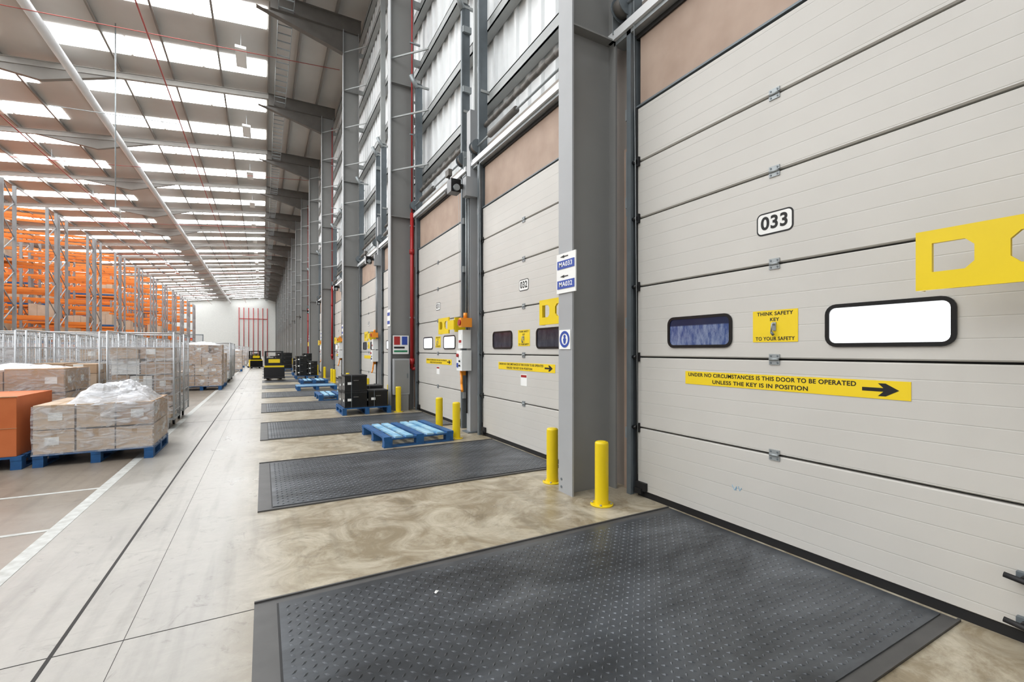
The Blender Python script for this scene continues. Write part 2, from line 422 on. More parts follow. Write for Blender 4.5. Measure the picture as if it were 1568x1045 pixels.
for k in range(-1,34): inst(fr,'dock_door_frame',(0,DY0+P*k,0))

# ---------------- wall right
mb=MB()
mb.box(3.05,3.10,YST,YEND,0,4.5,mat('lower_wall_liner',(150,141,133),.7))
y=YST; pts=[]
while y<YEND:
    pts+= [(3.27,y),(3.27,y+.22),(3.235,y+.25),(3.235,y+.31),(3.27,y+.34)]
    y+=.34
for i in range(len(pts)-1):
    a,b=pts[i],pts[i+1]
    mb.face(((a[0],a[1],4.4),(a[0],a[1],13),(b[0],b[1],13),(b[0],b[1],4.4)),M_clad)
mb.box(3.3,3.35,YST,YEND,0,13.05,M_clad)
mb.box(3.10,3.3,YST,YEND,4.4,4.5,M_rail)
mb.obj('wall_right')
mb=MB()
for z in (5.15,6.3,7.6,8.9,10.2,11.5,12.6):
    mb.box(3.08,3.23,YST,YEND,z,z+.02,M_rail); mb.box(3.08,3.095,YST,YEND,z,z+.17,M_rail); mb.box(3.08,3.23,YST,YEND,z+.15,z+.17,M_rail)
mb.obj('trim_1')
def post_mesh():
    mb=MB()
    mb.box(2.86,3.0,-.07,.07,0,5.1,M_colL)
    mb.box(2.95,3.08,-.03,.03,5.0,12.6,M_rail)
    mb.box(2.80,3.0,-.12,.12,0,.02,M_track)
    mb.box(2.70,2.86,-.11,.11,.98,1.30,M_white); mb.box(2.72,2.86,-.09,.09,1.33,1.62,M_white)
    mb.cyl((2.70,.03,1.22),(2.67,.03,1.22),.028,M_red,12)
    for z in (1.06,1.13): mb.cyl((2.70,-.03,z),(2.68,-.03,z),.015,M_ink,8)
    mb.box(2.695,2.70,-.08,.02,1.16,1.27,M_label); mb.box(2.69,2.70,.04,.09,1.03,1.10,M_blue_s)
    mb.box(2.715,2.72,-.06,.06,1.40,1.55,M_label); mb.box(2.712,2.72,-.05,.05,1.42,1.46,M_red)
    for yy in (-.04,.0,.05): mb.cyl((2.84,yy,1.62),(2.84,yy,3.8),.012,M_galv if yy else M_black,6)
    mb.cyl((2.84,.03,.3),(2.84,.03,.98),.014,M_black,6)
    mb.box(2.66,2.84,-.18,-.08,1.66,1.80,M_orange); mb.cyl((2.66,-.13,1.73),(2.64,-.13,1.73),.045,M_red,14); mb.cyl((2.75,-.13,1.80),(2.75,-.13,1.88),.03,M_orange,12)
    mb.box(2.68,2.78,-.10,.02,1.69,1.75,M_track)
    mb.cyl((2.78,.10,.98),(2.72,-.05,.76),.02,M_orange,10); mb.cyl((2.72,-.05,.76),(2.66,-.22,.68),.02,M_orange,10); mb.box(2.76,2.86,.06,.12,.9,1.0,M_orange)
    mb.box(2.55,2.86,-.05,.05,3.86,3.90,M_black); mb.box(2.52,2.68,-.12,.06,3.74,3.94,M_blackg); mb.cyl((2.60,.06,3.84),(2.60,.2,3.84),.06,M_black,12)
    mb.box(2.50,2.56,-.06,.08,4.0,4.10,M_steel); mb.cyl((2.56,0,3.9),(2.52,.02,4.05),.015,M_black,8); mb.cyl((2.6,-.12,3.8),(2.6,-.16,3.8),.05,M_galv,12)
    mb.box(2.75,2.95,-.16,-.02,3.7,4.0,M_colL)
    return mb.mesh('dock_control_post')
pm=post_mesh()
for k in range(-1,17): inst(pm,'dock_control_post',(0,C0+P+BAY*k,0))

def arm_mesh():
    mb=MB(); T=(2.66,2.68)
    z0,z1=1.575,1.845; b=.06
    ya,yb,yc,yd,ye,yf=.944,.898,.757,.65,.51,.46
    mb.box(*T,yf,ya,z0,z0+b+.02,M_yel); mb.box(*T,yf,ya,z1-b,z1,M_yel)
    for p,q in ((yb,ya),(yd,yc),(yf,ye)): mb.box(*T,p,q,z0+b+.02,z1-b,M_yel)
    def tri(p,q,r):
        F=[(T[0],a,c) for a,c in (p,q,r)];B=[(T[1],a,c) for a,c in (p,q,r)]
        mb.face(F,M_yel);mb.face(B[::-1],M_yel)
        for k in range(3): mb.face((F[k],B[k],B[(k+1)%3],F[(k+1)%3]),M_yel)
    c=.03; lo=z0+b+.02; hi=z1-b
    tri((yc,lo),(yc+c,lo),(yc,lo+c)); tri((yc,hi),(yc+c,hi),(yc,hi-c))
    tri((yd,lo),(yd-c,lo),(yd,lo+c)); tri((yd,hi),(yd-c,hi),(yd,hi-c))
    mb.box(2.66,2.73,ya,ya+.012,z0,z1,M_yel)
    mb.box(2.66,2.76,.23,yf,z0+.06,z1-.06,M_yel)
    mb.box(2.68,2.899,.225,.26,z0+.02,z1-.02,M_yel)
    return mb.mesh('yellow_barrier_arm')
am=arm_mesh()
for k in range(0,34): inst(am,'yellow_barrier_arm',(0,P*k,0))

# ---------------- columns
def col_mesh():
    mb=MB()
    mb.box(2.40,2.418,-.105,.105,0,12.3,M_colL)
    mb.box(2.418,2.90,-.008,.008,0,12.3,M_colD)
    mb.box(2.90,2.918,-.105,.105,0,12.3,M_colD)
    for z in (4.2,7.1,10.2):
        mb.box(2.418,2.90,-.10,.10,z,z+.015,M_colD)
    for z in (5.2,6.35,7.65,8.95,10.25,11.55):
        mb.box(2.918,3.08,-.05,.05,z,z+.12,M_rail)
        mb.beam((2.44,-.02,z),(3.07,-.62,z+.06),.03,.03,M_rail)
    for z in (.05,.12): 
        mb.cyl((2.395,.06,z),(2.40,.06,z),.012,M_track,6)
    return mb.mesh('steel_column')
cm=col_mesh()
for k in range(-1,18): inst(cm,'steel_column',(0,C0+BAY*k-(.15 if k==17 else 0),0))

def raf_mesh():
    mb=MB()
    for (xa,za),(xb,zb),M,dp,fw in (((3.0,13.0),(0.2,13.0),M_steel,.5,.09),((.2,13.0),(-33.9,zr(-33.9)),M_raftLit,.22,.06)):
        za-=.22;zb-=.22
        for y0,y1,zt,zb_ in ((-.008,.008,0,-dp),(-fw,fw,0,-.018),(-fw,fw,-dp,-dp-.018)):
            p=[(xa,y0,za+zt),(xb,y0,zb+zt),(xb,y0,zb+zb_),(xa,y0,za+zb_)]
            q=[(a,y1,c) for a,_,c in p]
            mb.face(p,M); mb.face(q[::-1],M)
            for k in range(4): mb.face((p[k],q[k],q[(k+1)%4],p[(k+1)%4]),M)
    for y in (-.008,.008):
        mb.face(((2.4,y,12.27),(2.4,y,11.5),(-.2,y,12.22)),M_steel)
    mb.face(((2.4,-.1,11.5),(2.4,.1,11.5),(-.2,.1,12.22),(-.2,-.1,12.22)),M_steel)
    zv=zr(-7.2)-.45
    for sx in (-1,1):
        ze=zr(-7.2+sx*2.2)-.46
        for y in (-.01,.01): mb.face(((-7.2,y,zv),(-7.2,y,zv-.5),(-7.2+sx*2.2,y,ze)),M_purl)
        mb.face(((-7.2,-.09,zv-.5),(-7.2,.09,zv-.5),(-7.2+sx*2.2,.09,ze),(-7.2+sx*2.2,-.09,ze)),M_purl)
    return mb.mesh('roof_rafter')
rm=raf_mesh()
for k in range(-1,17): inst(rm,'roof_rafter',(0,C0+BAY*k,0))

# ceiling
mb=MB()
for (xa,xb) in ((3.35,.2),(.2,XL)):
    a=zr(xa);b=zr(xb)
    mb.face(((xa,YST,a),(xa,YEND,a),(xb,YEND,b),(xb,YST,b)),M_roof)
    mb.face(((xa,YST,a+.1),(xb,YST,b+.1),(xb,YEND,b+.1),(xa,YEND,a+.1)),M_roof)
mb.obj('ceiling')
mb=MB()
cells=[(-6.6,.15),(-17.4,-7.9),(-28.5,-18.8)]
y=C0-BAY*1.0+1.05
while y<YEND-2:
    for (xa,xb) in cells:
        n=int((xb-xa)/1.7)
        for i in range(n+0):
            p=xa+(xb-xa)*i/n+.04; q=xa+(xb-xa)*(i+1)/n-.04
            mb.face(((p,y,zr(p)-.02),(q,y,zr(q)-.02),(q,y+1.2,zr(q)-.02),(p,y+1.2,zr(p)-.02)),M_sky)
    y+=P
mb.obj('rooflight_strip')
mb=MB()
xs=[2.2,1.2]
x=.2
while x>-33: xs.append(x); x-=1.7
for x in xs:
    z=zr(x)
    mb.box(x-.035,x-.025,YST,YEND-.01,z-.22,z-.01,M_purl); mb.box(x-.03,x+.035,YST,YEND-.01,z-.22,z-.208,M_purl)
mb.obj('roof_purlin')
mb=MB()
mb.cyl((-6.2,YST,11.6),(-6.2,YEND-.05,11.6),.15,M_whitebar,14)
for k in range(-1,17): mb.beam((-6.2,C0+BAY*k,11.7),(-6.2,C0+BAY*k,12.1),.03,.03,M_rail)
mb.obj('drainage_pipe')
M_redT=mat('faded_red_pipe_paint',(168,84,78),.5)
mb=MB()
for x,z in ((-3.3,11.6),(-9.5,11.0)):
    mb.cyl((x,YST,z),(x,YEND-.5,z),.025,M_redT,8)
for k in range(0,16,2):
    y=C0+BAY*k+2.2
    mb.cyl((-20,y,zr(-20)-.75),(2.6,y,12.2),.014,M_redT,6)
mb.obj('sprinkler_pipe')
mb=MB()
mb.box(.42,.44,YST,YEND-.1,12.3,12.38,M_galv); mb.box(.86,.88,YST,YEND-.1,12.3,12.38,M_galv)
y=YST
while y<YEND-.2:
    mb.box(.44,.86,y,y+.04,12.3,12.33,M_galv); y+=.45
mb.obj('cable_tray')
mb=MB()
mb.box(-.9,-.55,-.65,.65,-.1,0,M_white); mb.box(-.86,-.59,-.6,.6,-.115,-.1,M_label)
mb.beam((-.72,-.5,0),(-.72,-.5,.5),.012,.012,M_galv); mb.beam((-.72,.5,0),(-.72,.5,.5),.012,.012,M_galv)
lm=mb.mesh('high_bay_luminaire')
for k in range(1,17): inst(lm,'high_bay_luminaire',(0,C0+BAY*k+3.3,12.35))
for k in range(1,14): inst(lm,'high_bay_luminaire',(-9,C0+BAY*k+3.3,11.35))
mb=MB(); mb.cyl((0,0,6.1),(0,0,12.4),.02,M_galv,8); mb.box(-.12,.12,-.12,.12,6.0,6.12,M_white); mb.beam((-1.6,0,9.2),(1.8,0,9.4),.02,.02,M_galv)
mb.obj('hanging_service_drop',(-4.4,20,0))

mb=MB(); mb.box(XL,3.3,YEND,YEND+.2,0,13.1,M_endw); mb.obj('wall_back')
mb=MB(); mb.box(XL-.2,XL,YST,YEND,0,9.6,M_endw); mb.obj('wall_left')
mb=MB()
for i in range(7):
    mb.cyl((-4.6+i*.9,YEND-.15,0),(-4.6+i*.9,YEND-.15,10.6),.07,M_red,8)
mb.cyl((-4.6,YEND-.15,8.2),(.8,YEND-.15,8.2),.07,M_red,8)
mb.obj('sprinkler_riser')
mb=MB()
mb.box(-15.6,-11.2,YEND-.06,YEND,0,4.5,mat('door_pale_grey',(176,178,178),.5)); mb.box(-15.75,-15.6,YEND-.1,YEND,0,4.6,M_track); mb.box(-11.2,-11.05,YEND-.1,YEND,0,4.6,M_track)
mb.box(-15.75,-11.05,YEND-.1,YEND,4.5,4.65,M_track); mb.box(-14.5,-12.5,YEND-.08,YEND-.06,3.3,3.9,M_red)
mb.obj('door_50')

# ---------------- bollards
def bol():
    mb=MB()
    mb.cyl((0,0,.01),(0,0,.515),.057,M_yel,24,caps=False)
    pr=.057;pz=.515
    for i in range(1,5):
        a=i/4*math.pi/2; r=.057-.02*(1-math.cos(a)) if i<4 else .03; z=.515+.02*math.sin(a)
        mb.cyl((0,0,pz),(0,0,z),pr,M_yel,24,r1=r,caps=(i==4)); pr=r;pz=z
    mb.cyl((0,0,0),(0,0,.012),.095,M_yel,24)
    for k in range(4):
        a=math.pi/4+k*math.pi/2; mb.cyl((.078*math.cos(a),.078*math.sin(a),.012),(.078*math.cos(a),.078*math.sin(a),.022),.01,M_galv,6)
    return mb.mesh('yellow_bollard')
bm_=bol()
for k in range(0,34):
    yb=C0-P+P*k
    for s in (-.385,.36):
        if k==0 and s<0: continue
        inst(bm_,'yellow_bollard',(2.5,yb+s,0))

# ---------------- column signs
mb=MB()
mb.box(2.388,2.399,-.17,.12,1.82,2.18,M_label)
for z in (2.04,1.86):
    mb.box(2.384,2.388,-.155,.105,z+.0,z+.075,M_blue_s)
mb.plate([(-.06,0),(.0,-.012),(.0,-.004),(.06,-.004),(.06,.004),(0,.004),(0,.012)],2.388,.003,M_ink,0,2.15)
mb.plate([(-.06,0),(.0,-.012),(.0,-.004),(.06,-.004),(.06,.004),(0,.004),(0,.012)],2.388,.003,M_ink,0,1.97)
s=mb.obj('bay_number_sign',(0,C0,0))
text('MA033',(2.3835,-.025,2.078),.058,M_label,s,.2,'code_top',.0008)
text('MA032',(2.3835,-.025,1.898),.058,M_label,s,.2,'code_low',.0008)
mb=MB()
mb.box(2.393,2.399,-.085,.085,1.31,1.485,M_label)
cir=[(math.cos(t*math.pi/12),math.sin(t*math.pi/12)) for t in range(24)]
mb.ring([(a*.075,b*.075) for a,b in cir],[(a*.052,b*.052) for a,b in cir],2.393,.003,M_blue_s,0,1.40)
mb.plate([(a*.016,b*.016) for a,b in cir],2.393,.003,M_blue_s,0,1.425)
mb.plate([(-.012,-.04),(.012,-.04),(.022,0),(.014,.01),(-.014,.01),(-.022,0)],2.393,.003,M_blue_s,0,1.40)
mb.obj('mandatory_notice_sign',(0,C0,0))
for k in range(1,9):
    mb=MB(); mb.box(2.388,2.399,-.12,.12,1.82,2.18,M_label); mb.box(2.384,2.388,-.10,.10,2.05,2.12,M_blue_s); mb.box(2.384,2.388,-.10,.10,1.87,1.94,M_blue_s)
    mb.obj('bay_number_sign',(0,C0+BAY*k,0))
    if k in (1,3,5):
        mb=MB(); mb.cyl((0,0,0.9),(0,0,4.3),.04,M_red,10); mb.cyl((0,0,4.3),(0,0,11.8),.018,M_red,8); mb.cyl((0,0,1.0),(0,0,1.12),.06,M_red,10); mb.cyl((0,0,3.4),(0,0,3.5),.055,M_red,10)
        mb.cyl((0,0,.9),(.17,0,.9),.04,M_red,10)
        for z in (2,4,6,8,10): mb.box(-.05,.18,-.02,.02,z,z+.03,M_galv)
        mb.obj('sprinkler_drop_pipe',(2.85,C0+BAY*k-.18,0))
mb=MB()
mb.box(2.44,2.78,-.13,0,0.35,1.12,M_colL); mb.box(2.46,2.76,-.138,-.13,.38,1.09,M_colD); mb.box(2.72,2.74,-.145,-.138,.7,.8,M_track)
mb.box(2.48,2.76,-.12,-.02,0,.35,M_colD)
mb.obj('electrical_cabinet',(0,C0+BAY-.12,0))
mb=MB()
mb.box(2.45,2.79,-.02,0,1.22,1.62,M_label); mb.box(2.47,2.60,-.025,-.02,1.42,1.6,M_red); mb.box(2.64,2.76,-.025,-.02,1.42,1.6,M_blue_s); mb.box(2.47,2.76,-.025,-.02,1.26,1.30,M_green); mb.box(2.47,2.7,-.025,-.02,1.34,1.38,M_ink)
mb.obj('fire_safety_noticeboard',(0,C0+BAY-.12,0))

# ---------------- pallets
def pallet_mesh(mt,mt2,name='wooden_pallet'):
    mb=MB()
    for y in (-.55,0,.55):
        mb.box(-.5,.5,y-.05,y+.05,0,.022,mt)
        for x in (-.44,0,.44): mb.box(x-.055,x+.055,y-.05,y+.05,.022,.1,mt)
        mb.box(-.5,.5,y-.05,y+.05,.1,.122,mt)
    for i in range(7):
        x=-.5+.05+i*.15
        mb.box(x-.05,x+.05,-.6,.6,.122,.144,mt2 if i in(1,2,4,5) else mt)
    return mb.mesh(name)
pal=pallet_mesh(M_blue,M_blueL,'blue_pallet'); pal2=pallet_mesh(M_blue,M_blue,'blue_loaded_pallet')
inst(pal,'blue_pallet',(1.87,6.72,0),math.radians(3))
inst(pal,'blue_pallet',(1.75,13.25,0),0)
inst(pal,'blue_pallet',(1.55,16.5,0),math.radians(90))
inst(pal,'blue_pallet',(1.75,19.8,0),0)

def carton(mb,x0,x1,y0,y1,z0,z1,m,label=True,tape=True):
    g=.004; mb.box(x0+g,x1-g,y0+g,y1-g,z0,z1-g,m)
    if tape:
        xm=(x0+x1)/2; mb.box(xm-.025,xm+.025,y0+g-.001,y1-g+.001,z1-.09,z1-g+.001,M_tape)
        mb.box(x0+g,x1-g,y0+g-.0015,y0+g,z1-g-.02,z1-g-.016,M_tape)
    if label and random.random()<.6:
        w=min(.12,(x1-x0)*.35); lx=x0+.05+random.random()*(x1-x0-w-.1); lz=z0+(z1-z0)*.35
        mb.box(lx,lx+w,y0+g-.003,y0+g,lz,lz+.09,M_label)
        ly=y0+(y1-y0)*.3; mb.box(x1-g,x1-g+.003,ly,ly+w,lz,lz+.09,M_label)

def wrapmat(name,a0,a1):
    m=bpy.data.materials.new(name); m.use_nodes=True; nt=m.node_tree; b=nt.nodes['Principled BSDF']
    L=nt.links.new;N=nt.nodes.new
    b.inputs['Base Color'].default_value=(.74,.76,.80,1); b.inputs['Roughness'].default_value=.2
    tc=N('ShaderNodeTexCoord'); mp=N('ShaderNodeMapping'); mp.inputs['Scale'].default_value=(3,3,9); mp.inputs['Rotation'].default_value=(.3,.2,.5)
    n=N('ShaderNodeTexNoise'); n.inputs['Scale'].default_value=1.6; n.inputs['Detail'].default_value=6; n.inputs['Distortion'].default_value=1.5
    L(tc.outputs['Object'],mp.inputs[0]); L(mp.outputs[0],n.inputs['Vector'])
    mr=N('ShaderNodeMapRange'); mr.inputs['From Min'].default_value=.4; mr.inputs['From Max'].default_value=.7; mr.inputs['To Min'].default_value=a0; mr.inputs['To Max'].default_value=a1
    L(n.outputs['Fac'],mr.inputs['Value']); L(mr.outputs[0],b.inputs['Alpha'])
    bp=N('ShaderNodeBump'); bp.inputs['Distance'].default_value=.03; bp.inputs['Strength'].default_value=.7; L(n.outputs['Fac'],bp.inputs['Height']); L(bp.outputs['Normal'],b.inputs['Normal'])
    return m
M_wrap=wrapmat('stretch_wrap_film',.14,.6)
M_film=wrapmat('crumpled_white_film',.55,.92)
def shell(x0,x1,y0,y1,z0,z1,parent,name='stretch_wrap'):
    mb=MB(); N=14;K=8
    per=[]
    cs=[(x0,y0),(x1,y0),(x1,y1),(x0,y1)]
    for i in range(4):
        a=cs[i];b=cs[(i+1)%4]
        for k in range(N): per.append((a[0]+(b[0]-a[0])*k/N,a[1]+(b[1]-a[1])*k/N))
    cx,cy=(x0+x1)/2,(y0+y1)/2
    def P_(i,j):
        x,y=per[i%len(per)]; z=z0+(z1-z0)*j/K
        d=.012+.014*noise.noise(Vector((x*6,y*6,z*7)))
        l=math.hypot(x-cx,y-cy); return (x+(x-cx)/l*d,y+(y-cy)/l*d,z)
    for i in range(len(per)):
        for j in range(K): mb.face((P_(i,j),P_(i+1,j),P_(i+1,j+1),P_(i,j+1)),M_wrap,True)
    return mb.obj(name,parent=parent)
def mound(cx,cy,rx,ry,z,h,parent,m,name='loose_film',seed=0):
    mb=MB(); n=40
    def P_(i,j):
        u=-1+2*i/n; v=-1+2*j/n
        k=max(0,1-max(abs(u),abs(v))**4)*max(0.15,1-.45*(u*u+v*v))
        hh=h*k*(.85+.4*noise.noise(Vector((u*1.6+seed,v*1.6,1)))+.35*abs(noise.noise(Vector((u*3,v*3+seed,2))))+.12*abs(noise.noise(Vector((u*9,v*9+seed,4)))))
        return (cx+u*rx*(1+.12*noise.noise(Vector((u*3,v*3,seed)))),cy+v*ry*(1+.1*noise.noise(Vector((u*3,v*3,seed+5)))),z+max(0,hh))
    for i in range(n):
        for j in range(n): mb.face((P_(i,j),P_(i+1,j),P_(i+1,j+1),P_(i,j+1)),m,True)
    return mb.obj(name,parent=parent)
def empty(name,loc=(0,0,0)):
    e=bpy.data.objects.new(name,None); COL.objects.link(e); e.location=loc; return e
def load(name,cx,cy,w,d,rows,m,wrap=True,rot=0,pal_=True):
    e=empty(name,(cx,cy,0)); e.rotation_euler=(0,0,rot)
    if pal_:
        p=inst(pal2,'pallet_base',(0,0,0),math.pi/2,parent=e); p.scale=(d/1.0,w/1.2,1)
    mb=MB(); z=.146
    for (n,hh,f) in rows:
        x=-w/2
        for i in range(n):
            nw=w/n
            for jj in range(2):
                if random.random()<f or z<.3:
                    carton(mb,x+random.uniform(0,.008),x+nw-.004,-d/2+jj*d/2,-d/2+(jj+1)*d/2,z,z+hh*random.uniform(.93,1),m if random.random()<.7 else (M_cardL if m is M_card else M_card))
            x+=nw
        z+=hh
    mb.obj('cartons',parent=e)
    if wrap: shell(-w/2,w/2,-d/2,d/2,.13,z-.02,e)
    return e,z
e,z=load('wrapped_carton_pallet',-1.70,7.42,1.06,1.0,[(3,.27,1),(3,.28,1)],M_cardL)
mound(.10,-.10,.42,.40,z-.03,.25,e,M_film,seed=3)
mb=MB(); n=14
def Q(i,j):
    s=i/n; t=j/n
    x=.05+.49*min(1,s*1.3); y=-.515 if s<.77 else -.515+(s-.77)*1.6
    zz=z-.01-t*(.22+.12*noise.noise(Vector((s*4,1,2))))
    return (x+.012*noise.noise(Vector((s*9,t*6,0))),y-.02+.015*noise.noise(Vector((s*8,t*5,3))),zz)
for i in range(n):
    for j in range(n): mb.face((Q(i,j),Q(i+1,j),Q(i+1,j+1),Q(i,j+1)),M_wrap,True)
mb.obj('draped_film',parent=e)
e=empty('orange_carton_pallet',(-2.85,7.4,0)); p=inst(pal2,'pallet_base',(0,0,0),math.pi/2,parent=e); p.scale=(.98,.9,1)
mb=MB(); carton(mb,-.53,.5,-.48,.48,.146,.80,M_cardO,False,False); mb.box(-.535,.505,-.485,-.476,.79,.80,M_tape)
mb.box(-.53,.5,-.481,-.477,.45,.455,M_tape)
mb.obj('carton',parent=e,bevel=.006)
e,z=load('wrapped_carton_pallet',-2.9,8.68,1.15,1.0,[(3,.3,1),(3,.3,1),(2,.32,1)],M_card)
mound(0,0,.5,.42,z-.03,.08,e,M_film,seed=9)
e,z=load('wrapped_carton_pallet',-4.2,8.68,1.1,1.0,[(3,.3,1),(3,.3,1),(3,.3,1)],M_cardL)
e,z=load('wrapped_carton_pallet',-4.15,7.4,1.1,1.0,[(3,.3,1),(2,.3,1)],M_card)

def cage_mesh(fill,seed,front=True,film=False):
    random.seed(seed)
    mb=MB(); w,d,h=.42,.36,1.6; t=.006
    for x in (-.34,.34):
        for y in (-.28,.28):
            mb.cyl((x-.015,y,.055),(x+.015,y,.055),.055,M_black,12); mb.box(x-.025,x+.025,y-.03,y+.03,.1,.15,M_galv)
    mb.box(-w,w,-d,d,.15,.175,M_galv)
    for x in (-w,w):
        for y in (-d,d): mb.cyl((x,y,.15),(x,y,h),.013,M_wire,8)
        mb.cyl((x,-d,h),(x,d,h),.013,M_wire,8)
    mb.cyl((-w,d,h),(w,d,h),.013,M_wire,8)
    for i in range(1,7):
        x=-w+2*w*i/7
        mb.box(x-t/2,x+t/2,d-t,d,.17,h,M_wire)
        if front: mb.box(x-t/2,x+t/2,-d-t,-d,.17,h*.95,M_wire)
    for i in range(1,6):
        y=-d+2*d*i/6
        for x in(-w,w): mb.box(x-t/2,x+t/2,y-t/2,y+t/2,.17,h,M_wire)
    for z in [.3+.26*i for i in range(5)]:
        for x in(-w,w): mb.box(x-t,x+t,-d,d,z,z+.009,M_wire)
        mb.box(-w,w,d-t,d+t,z,z+.009,M_wire)
        if front: mb.box(-w,w,-d-t,-d+t*0,z,z+.009,M_wire)
    z=.18
    while z<fill:
        hh=random.uniform(.16,.32); n=random.choice((1,2,2,3))
        x=-w+.03
        ws=[random.uniform(.7,1.3) for _ in range(n)]; tot=sum(ws)
        for q in ws:
            nw=(2*w-.06)*q/tot; ins=random.uniform(.02,.09)
            carton(mb,x,x+nw-.012,-d+ins,d-.03,z,z+hh*random.uniform(.72,1),random.choice((M_card,M_cardL,M_card,M_cardL,M_card,M_label)))
            x+=nw
        z+=hh
    if film:
        for j in range(12):
            za=.25+j*.1; 
            for (a,b) in (((-w+.015,-d+.012),(w-.015,-d+.012)),((w-.012,-d+.012),(w-.012,d-.015))):
                mb.face(((a[0],a[1],za),(b[0],b[1],za),(b[0],b[1],za+.1),(a[0],a[1],za+.1)),M_wrap)
    return mb.mesh('roll_cage')
cages=[cage_mesh(1.15,1),cage_mesh(.8,2,True,True),cage_mesh(1.2,3,True,True),cage_mesh(.4,4,False),cage_mesh(1.0,5,False)]
random.seed(11)
pos=[(-1.72,9.62,2),(-2.70,9.85,4),(-3.66,9.85,1),(-4.60,9.85,0),(-5.55,9.85,3),(-6.5,9.85,1)]
for x in (-1.75,-2.7,-3.7,-4.6,-5.6,-6.6,-7.5): pos.append((x,10.9,random.choice((0,2,4,1))))
for x in (-2.7,-3.7,-4.6,-5.6,-6.6,-7.5): pos.append((x,12.0,random.randrange(5)))
for r in range(4):
    for i in range(7): pos.append((-2.9-i*.98,13.3+r*1.1,random.randrange(5)))
for (x,y,i) in pos:
    inst(cages[i],'roll_cage',(x,y,0),random.uniform(-.04,.04))
e=empty('film_wrapped_bale',(-4.6,10.9,0)); mound(0,0,.40,.34,1.615,.30,e,M_film,seed=21)
for (x,y,rows,m) in ((-1.75,18.2,[(3,.35,1),(3,.35,1),(2,.35,1),(3,.3,.8)],M_card),(-3.1,18.2,[(3,.35,1),(3,.35,1),(2,.35,1)],M_cardL),(-1.75,19.8,[(3,.35,1),(3,.35,1),(2,.35,1)],M_cardL),
    (-3.1,19.8,[(3,.4,1),(3,.4,1),(2,.35,1)],M_card),(-4.5,18.2,[(3,.4,1),(3,.4,1),(2,.35,1)],M_card),(-5.9,18.4,[(3,.4,1),(3,.3,1),(2,.35,1)],M_cardL),(-1.7,33,[(3,.4,1),(3,.4,1),(2,.35,1)],M_card),(-2.9,33,[(3,.4,1),(3,.4,1),(2,.35,1)],M_card),(-1.8,40,[(3,.4,1),(3,.4,1)],M_card)):
    e,z=load('wrapped_carton_pallet',x,y,1.1,1.0,rows,m)
    mound(0,0,.5,.4,z-.03,.12,e,M_film,seed=x*3+y)
for (x,y) in ((-1.6,21.8),(-1.6,22.8),(-2.6,22.0),(-1.6,24.2),(-2.6,24.2),(-3.6,24.2),(-1.7,27),(-2.7,27),(-3.7,27),(-1.7,36),(-2.7,36),(-1.6,44),(-1.6,48),(-2.6,48),(-1.6,55),(-1.6,62)):
    inst(cages[random.randrange(3)],'roll_cage',(x,y,0))

# ---------------- racking
def rack_mesh(seed):
    mb=MB(); nb=6; bw=2.75; Ht=8.0
    for dy in (0,1.35):
        for i in range(nb+1):
            x=-i*bw
            for y in (dy,dy+1.05):
                mb.box(x-.055,x+.055,y-.04,y+.04,0,Ht,M_rackup)
            z=.3; k=0
            while z<Ht-.6:
                y0,y1=(dy,dy+1.05) if k%2 else (dy+1.05,dy)
                mb.beam((x,y0,z),(x,y1,z+.7),.035,.035,M_rackup); z+=.7;k+=1
        for i in range(nb):
            for z in (1.5,2.8,4.1,5.4,6.7,7.75):
                for y in (dy,dy+1.05):
                    mb.box(-i*bw-.05,-(i+1)*bw+.05,y-.03,y+.03,z,z+.12,M_oranger)
                for q in range(2): mb.box(-i*bw-.8-q*1.1,-i*bw-.84-q*1.1,dy,dy+1.05,z+.09,z+.12,M_rackup)
    mb.box(.06,.12,-.05,2.45,0,.4,M_yel)
    rnd=random.Random(seed)
    for i in range(nb):
        for z in (.02,1.63,2.93,4.23,5.53):
            for s in (0,1):
                if rnd.random()<(.8 if z<2 else .35):
                    x=-i*bw-.15-s*1.25; hh=rnd.uniform(.6,1.05)
                    mb.box(x-1.1,x,.0,1.0,z,z+.12,M_blue)
                    cm_=rnd.choice((M_card,M_cardL,M_cardO,M_cardL))
                    for a in range(3): 
                        h2=hh*rnd.uniform(.8,1); mb.box(x-1.07+a*.35,x-.73+a*.35,.03,.97,z+.12,z+h2,cm_)
    return mb.mesh('pallet_racking')
rks=[rack_mesh(5),rack_mesh(8),rack_mesh(13)]
y=23.6;i=0
while y<80:
    inst(rks[i%3],'pallet_racking',(-8.9,y,0)); y+=5.6; i+=1

def crates(name,x,y,stacks,rot=0):
    e=empty(name,(x,y,0)); e.rotation_euler=(0,0,rot)
    p=inst(pal2,'pallet_base',(0,0,0),math.pi/2,parent=e); p.scale=(.95,.8,1)
    mb=MB()
    for (x0,x1,y0,y1,n,hh) in stacks:
        z=.146
        for i in range(n):
            mb.box(x0+.006,x1-.006,y0+.006,y1-.006,z,z+hh-.008,M_blackg); mb.box(x0,x1,y0,y1,z+hh-.04,z+hh-.006,M_black)
            mb.box(x0,x1,y0,y1,z+.0,z+.02,M_black)
            mb.box(x0+.06,x0+.14,y0-.002,y0+.01,z+hh*.4,z+hh*.4+.05,M_label)
            mb.box(x0-.002,x0+.01,y0+.08,y0+.16,z+hh*.35,z+hh*.35+.04,M_label)
            mb.cyl(((x0+x1)/2-.05,y0-.010,z+hh*.65),((x0+x1)/2+.05,y0-.010,z+hh*.65),.008,M_steel,6)
            z+=hh
        xx=x0+(x1-x0)*.3; mb.box(xx-.005,xx+.005,y0-.004,y0,.146,z,M_track)
    mb.obj('crates',parent=e,bevel=.004)
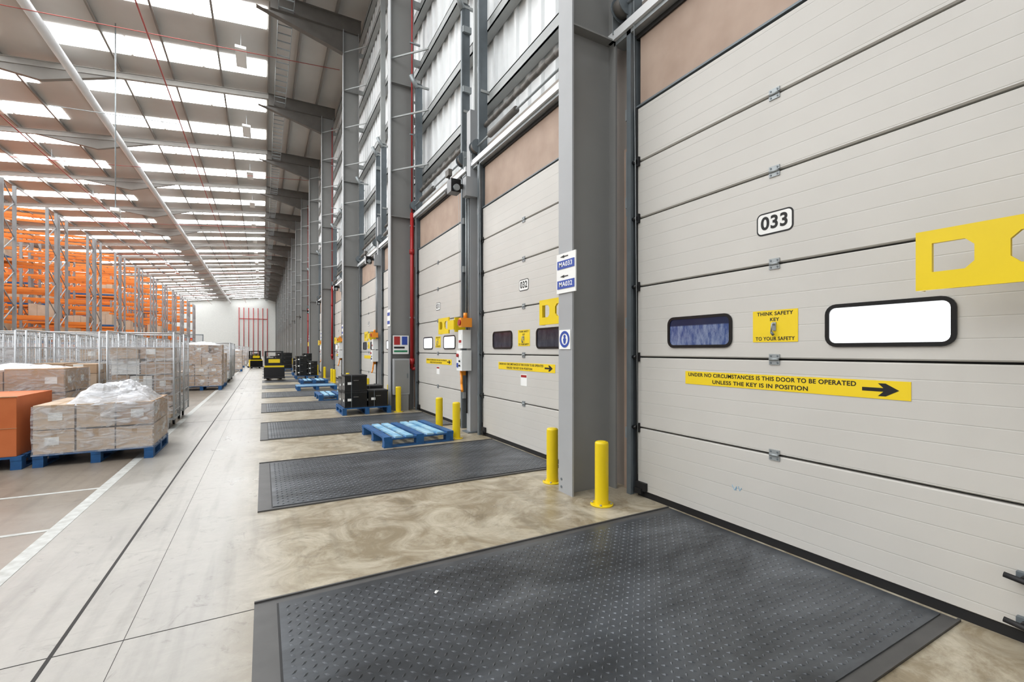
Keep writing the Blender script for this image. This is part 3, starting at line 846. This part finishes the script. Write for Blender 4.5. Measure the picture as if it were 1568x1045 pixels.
crates('black_crate_stack',1.86,10.0,[(-.44,.0,-.45,.0,2,.33),(.02,.42,-.45,.0,1,.34),(-.44,.0,.03,.45,2,.3),(.02,.42,.03,.45,1,.4)])
crates('black_crate_stack',1.75,23.1,[(-.44,.0,-.45,.45,3,.3),(.02,.44,-.45,.45,3,.22)])
crates('black_crate_stack',1.8,26.4,[(-.44,.0,-.45,.45,3,.25),(.02,.44,-.45,.45,4,.25)])
crates('black_crate_stack',1.2,33,[(-.44,.44,-.45,.45,4,.25)])
crates('black_crate_stack',1.2,36.2,[(-.44,.44,-.45,.45,4,.25)])

def truck():
    mb=MB()
    mb.box(-.38,.38,-.35,.25,.12,.62,M_yel)
    mb.box(-.40,.40,-.40,-.32,.06,.55,M_blackg)
    mb.box(-.40,.40,-.75,-.40,.08,.14,M_black)
    mb.box(-.36,.36,-.30,.20,.62,.70,M_blackg)
    for x in (-.33,.33): mb.box(x-.04,x+.04,.22,.32,.1,1.25,M_blackg)
    mb.box(-.37,.37,.24,.30,1.2,1.25,M_blackg); mb.box(-.3,.3,.26,.28,.7,.74,M_galv)
    mb.box(-.3,.3,-.28,.1,.70,.95,M_blackg); mb.box(-.22,.22,-.3,-.28,.74,.9,M_yel)
    mb.cyl((0,-.2,.90),(0,-.28,1.02),.035,M_black,10); mb.cyl((-.16,-.28,1.02),(.16,-.28,1.02),.02,M_black,8)
    for x in (-.2,.2):
        mb.box(x-.08,x+.08,.3,1.5,.07,.12,M_black); mb.cyl((x-.05,1.4,.05),(x+.05,1.4,.05),.05,M_black,10)
    mb.cyl((-.3,-.05,.1),(-.2,-.05,.1),.1,M_black,14); mb.cyl((.2,-.05,.1),(.3,-.05,.1),.1,M_black,14)
    return mb.mesh('powered_pallet_truck')
tk=truck()
inst(tk,'powered_pallet_truck',(.42,22.6,.015)); inst(tk,'powered_pallet_truck',(-.55,46,0)); inst(tk,'powered_pallet_truck',(-.5,38,0),.2)

w=bpy.data.worlds.new('World'); SC.world=w; w.use_nodes=True
w.node_tree.nodes['Background'].inputs['Color'].default_value=(.96,.98,1,1); w.node_tree.nodes['Background'].inputs['Strength'].default_value=1.1
SC.view_settings.view_transform='Standard'; SC.view_settings.exposure=-0.06
cam=bpy.data.cameras.new('camera'); co=bpy.data.objects.new('camera',cam); COL.objects.link(co)
cam.sensor_width=36; cam.lens=16; cam.shift_y=.0091; cam.clip_end=500
co.location=(0,0,H); co.rotation_euler=(math.radians(90),0,math.radians(-28.66))
SC.camera=co
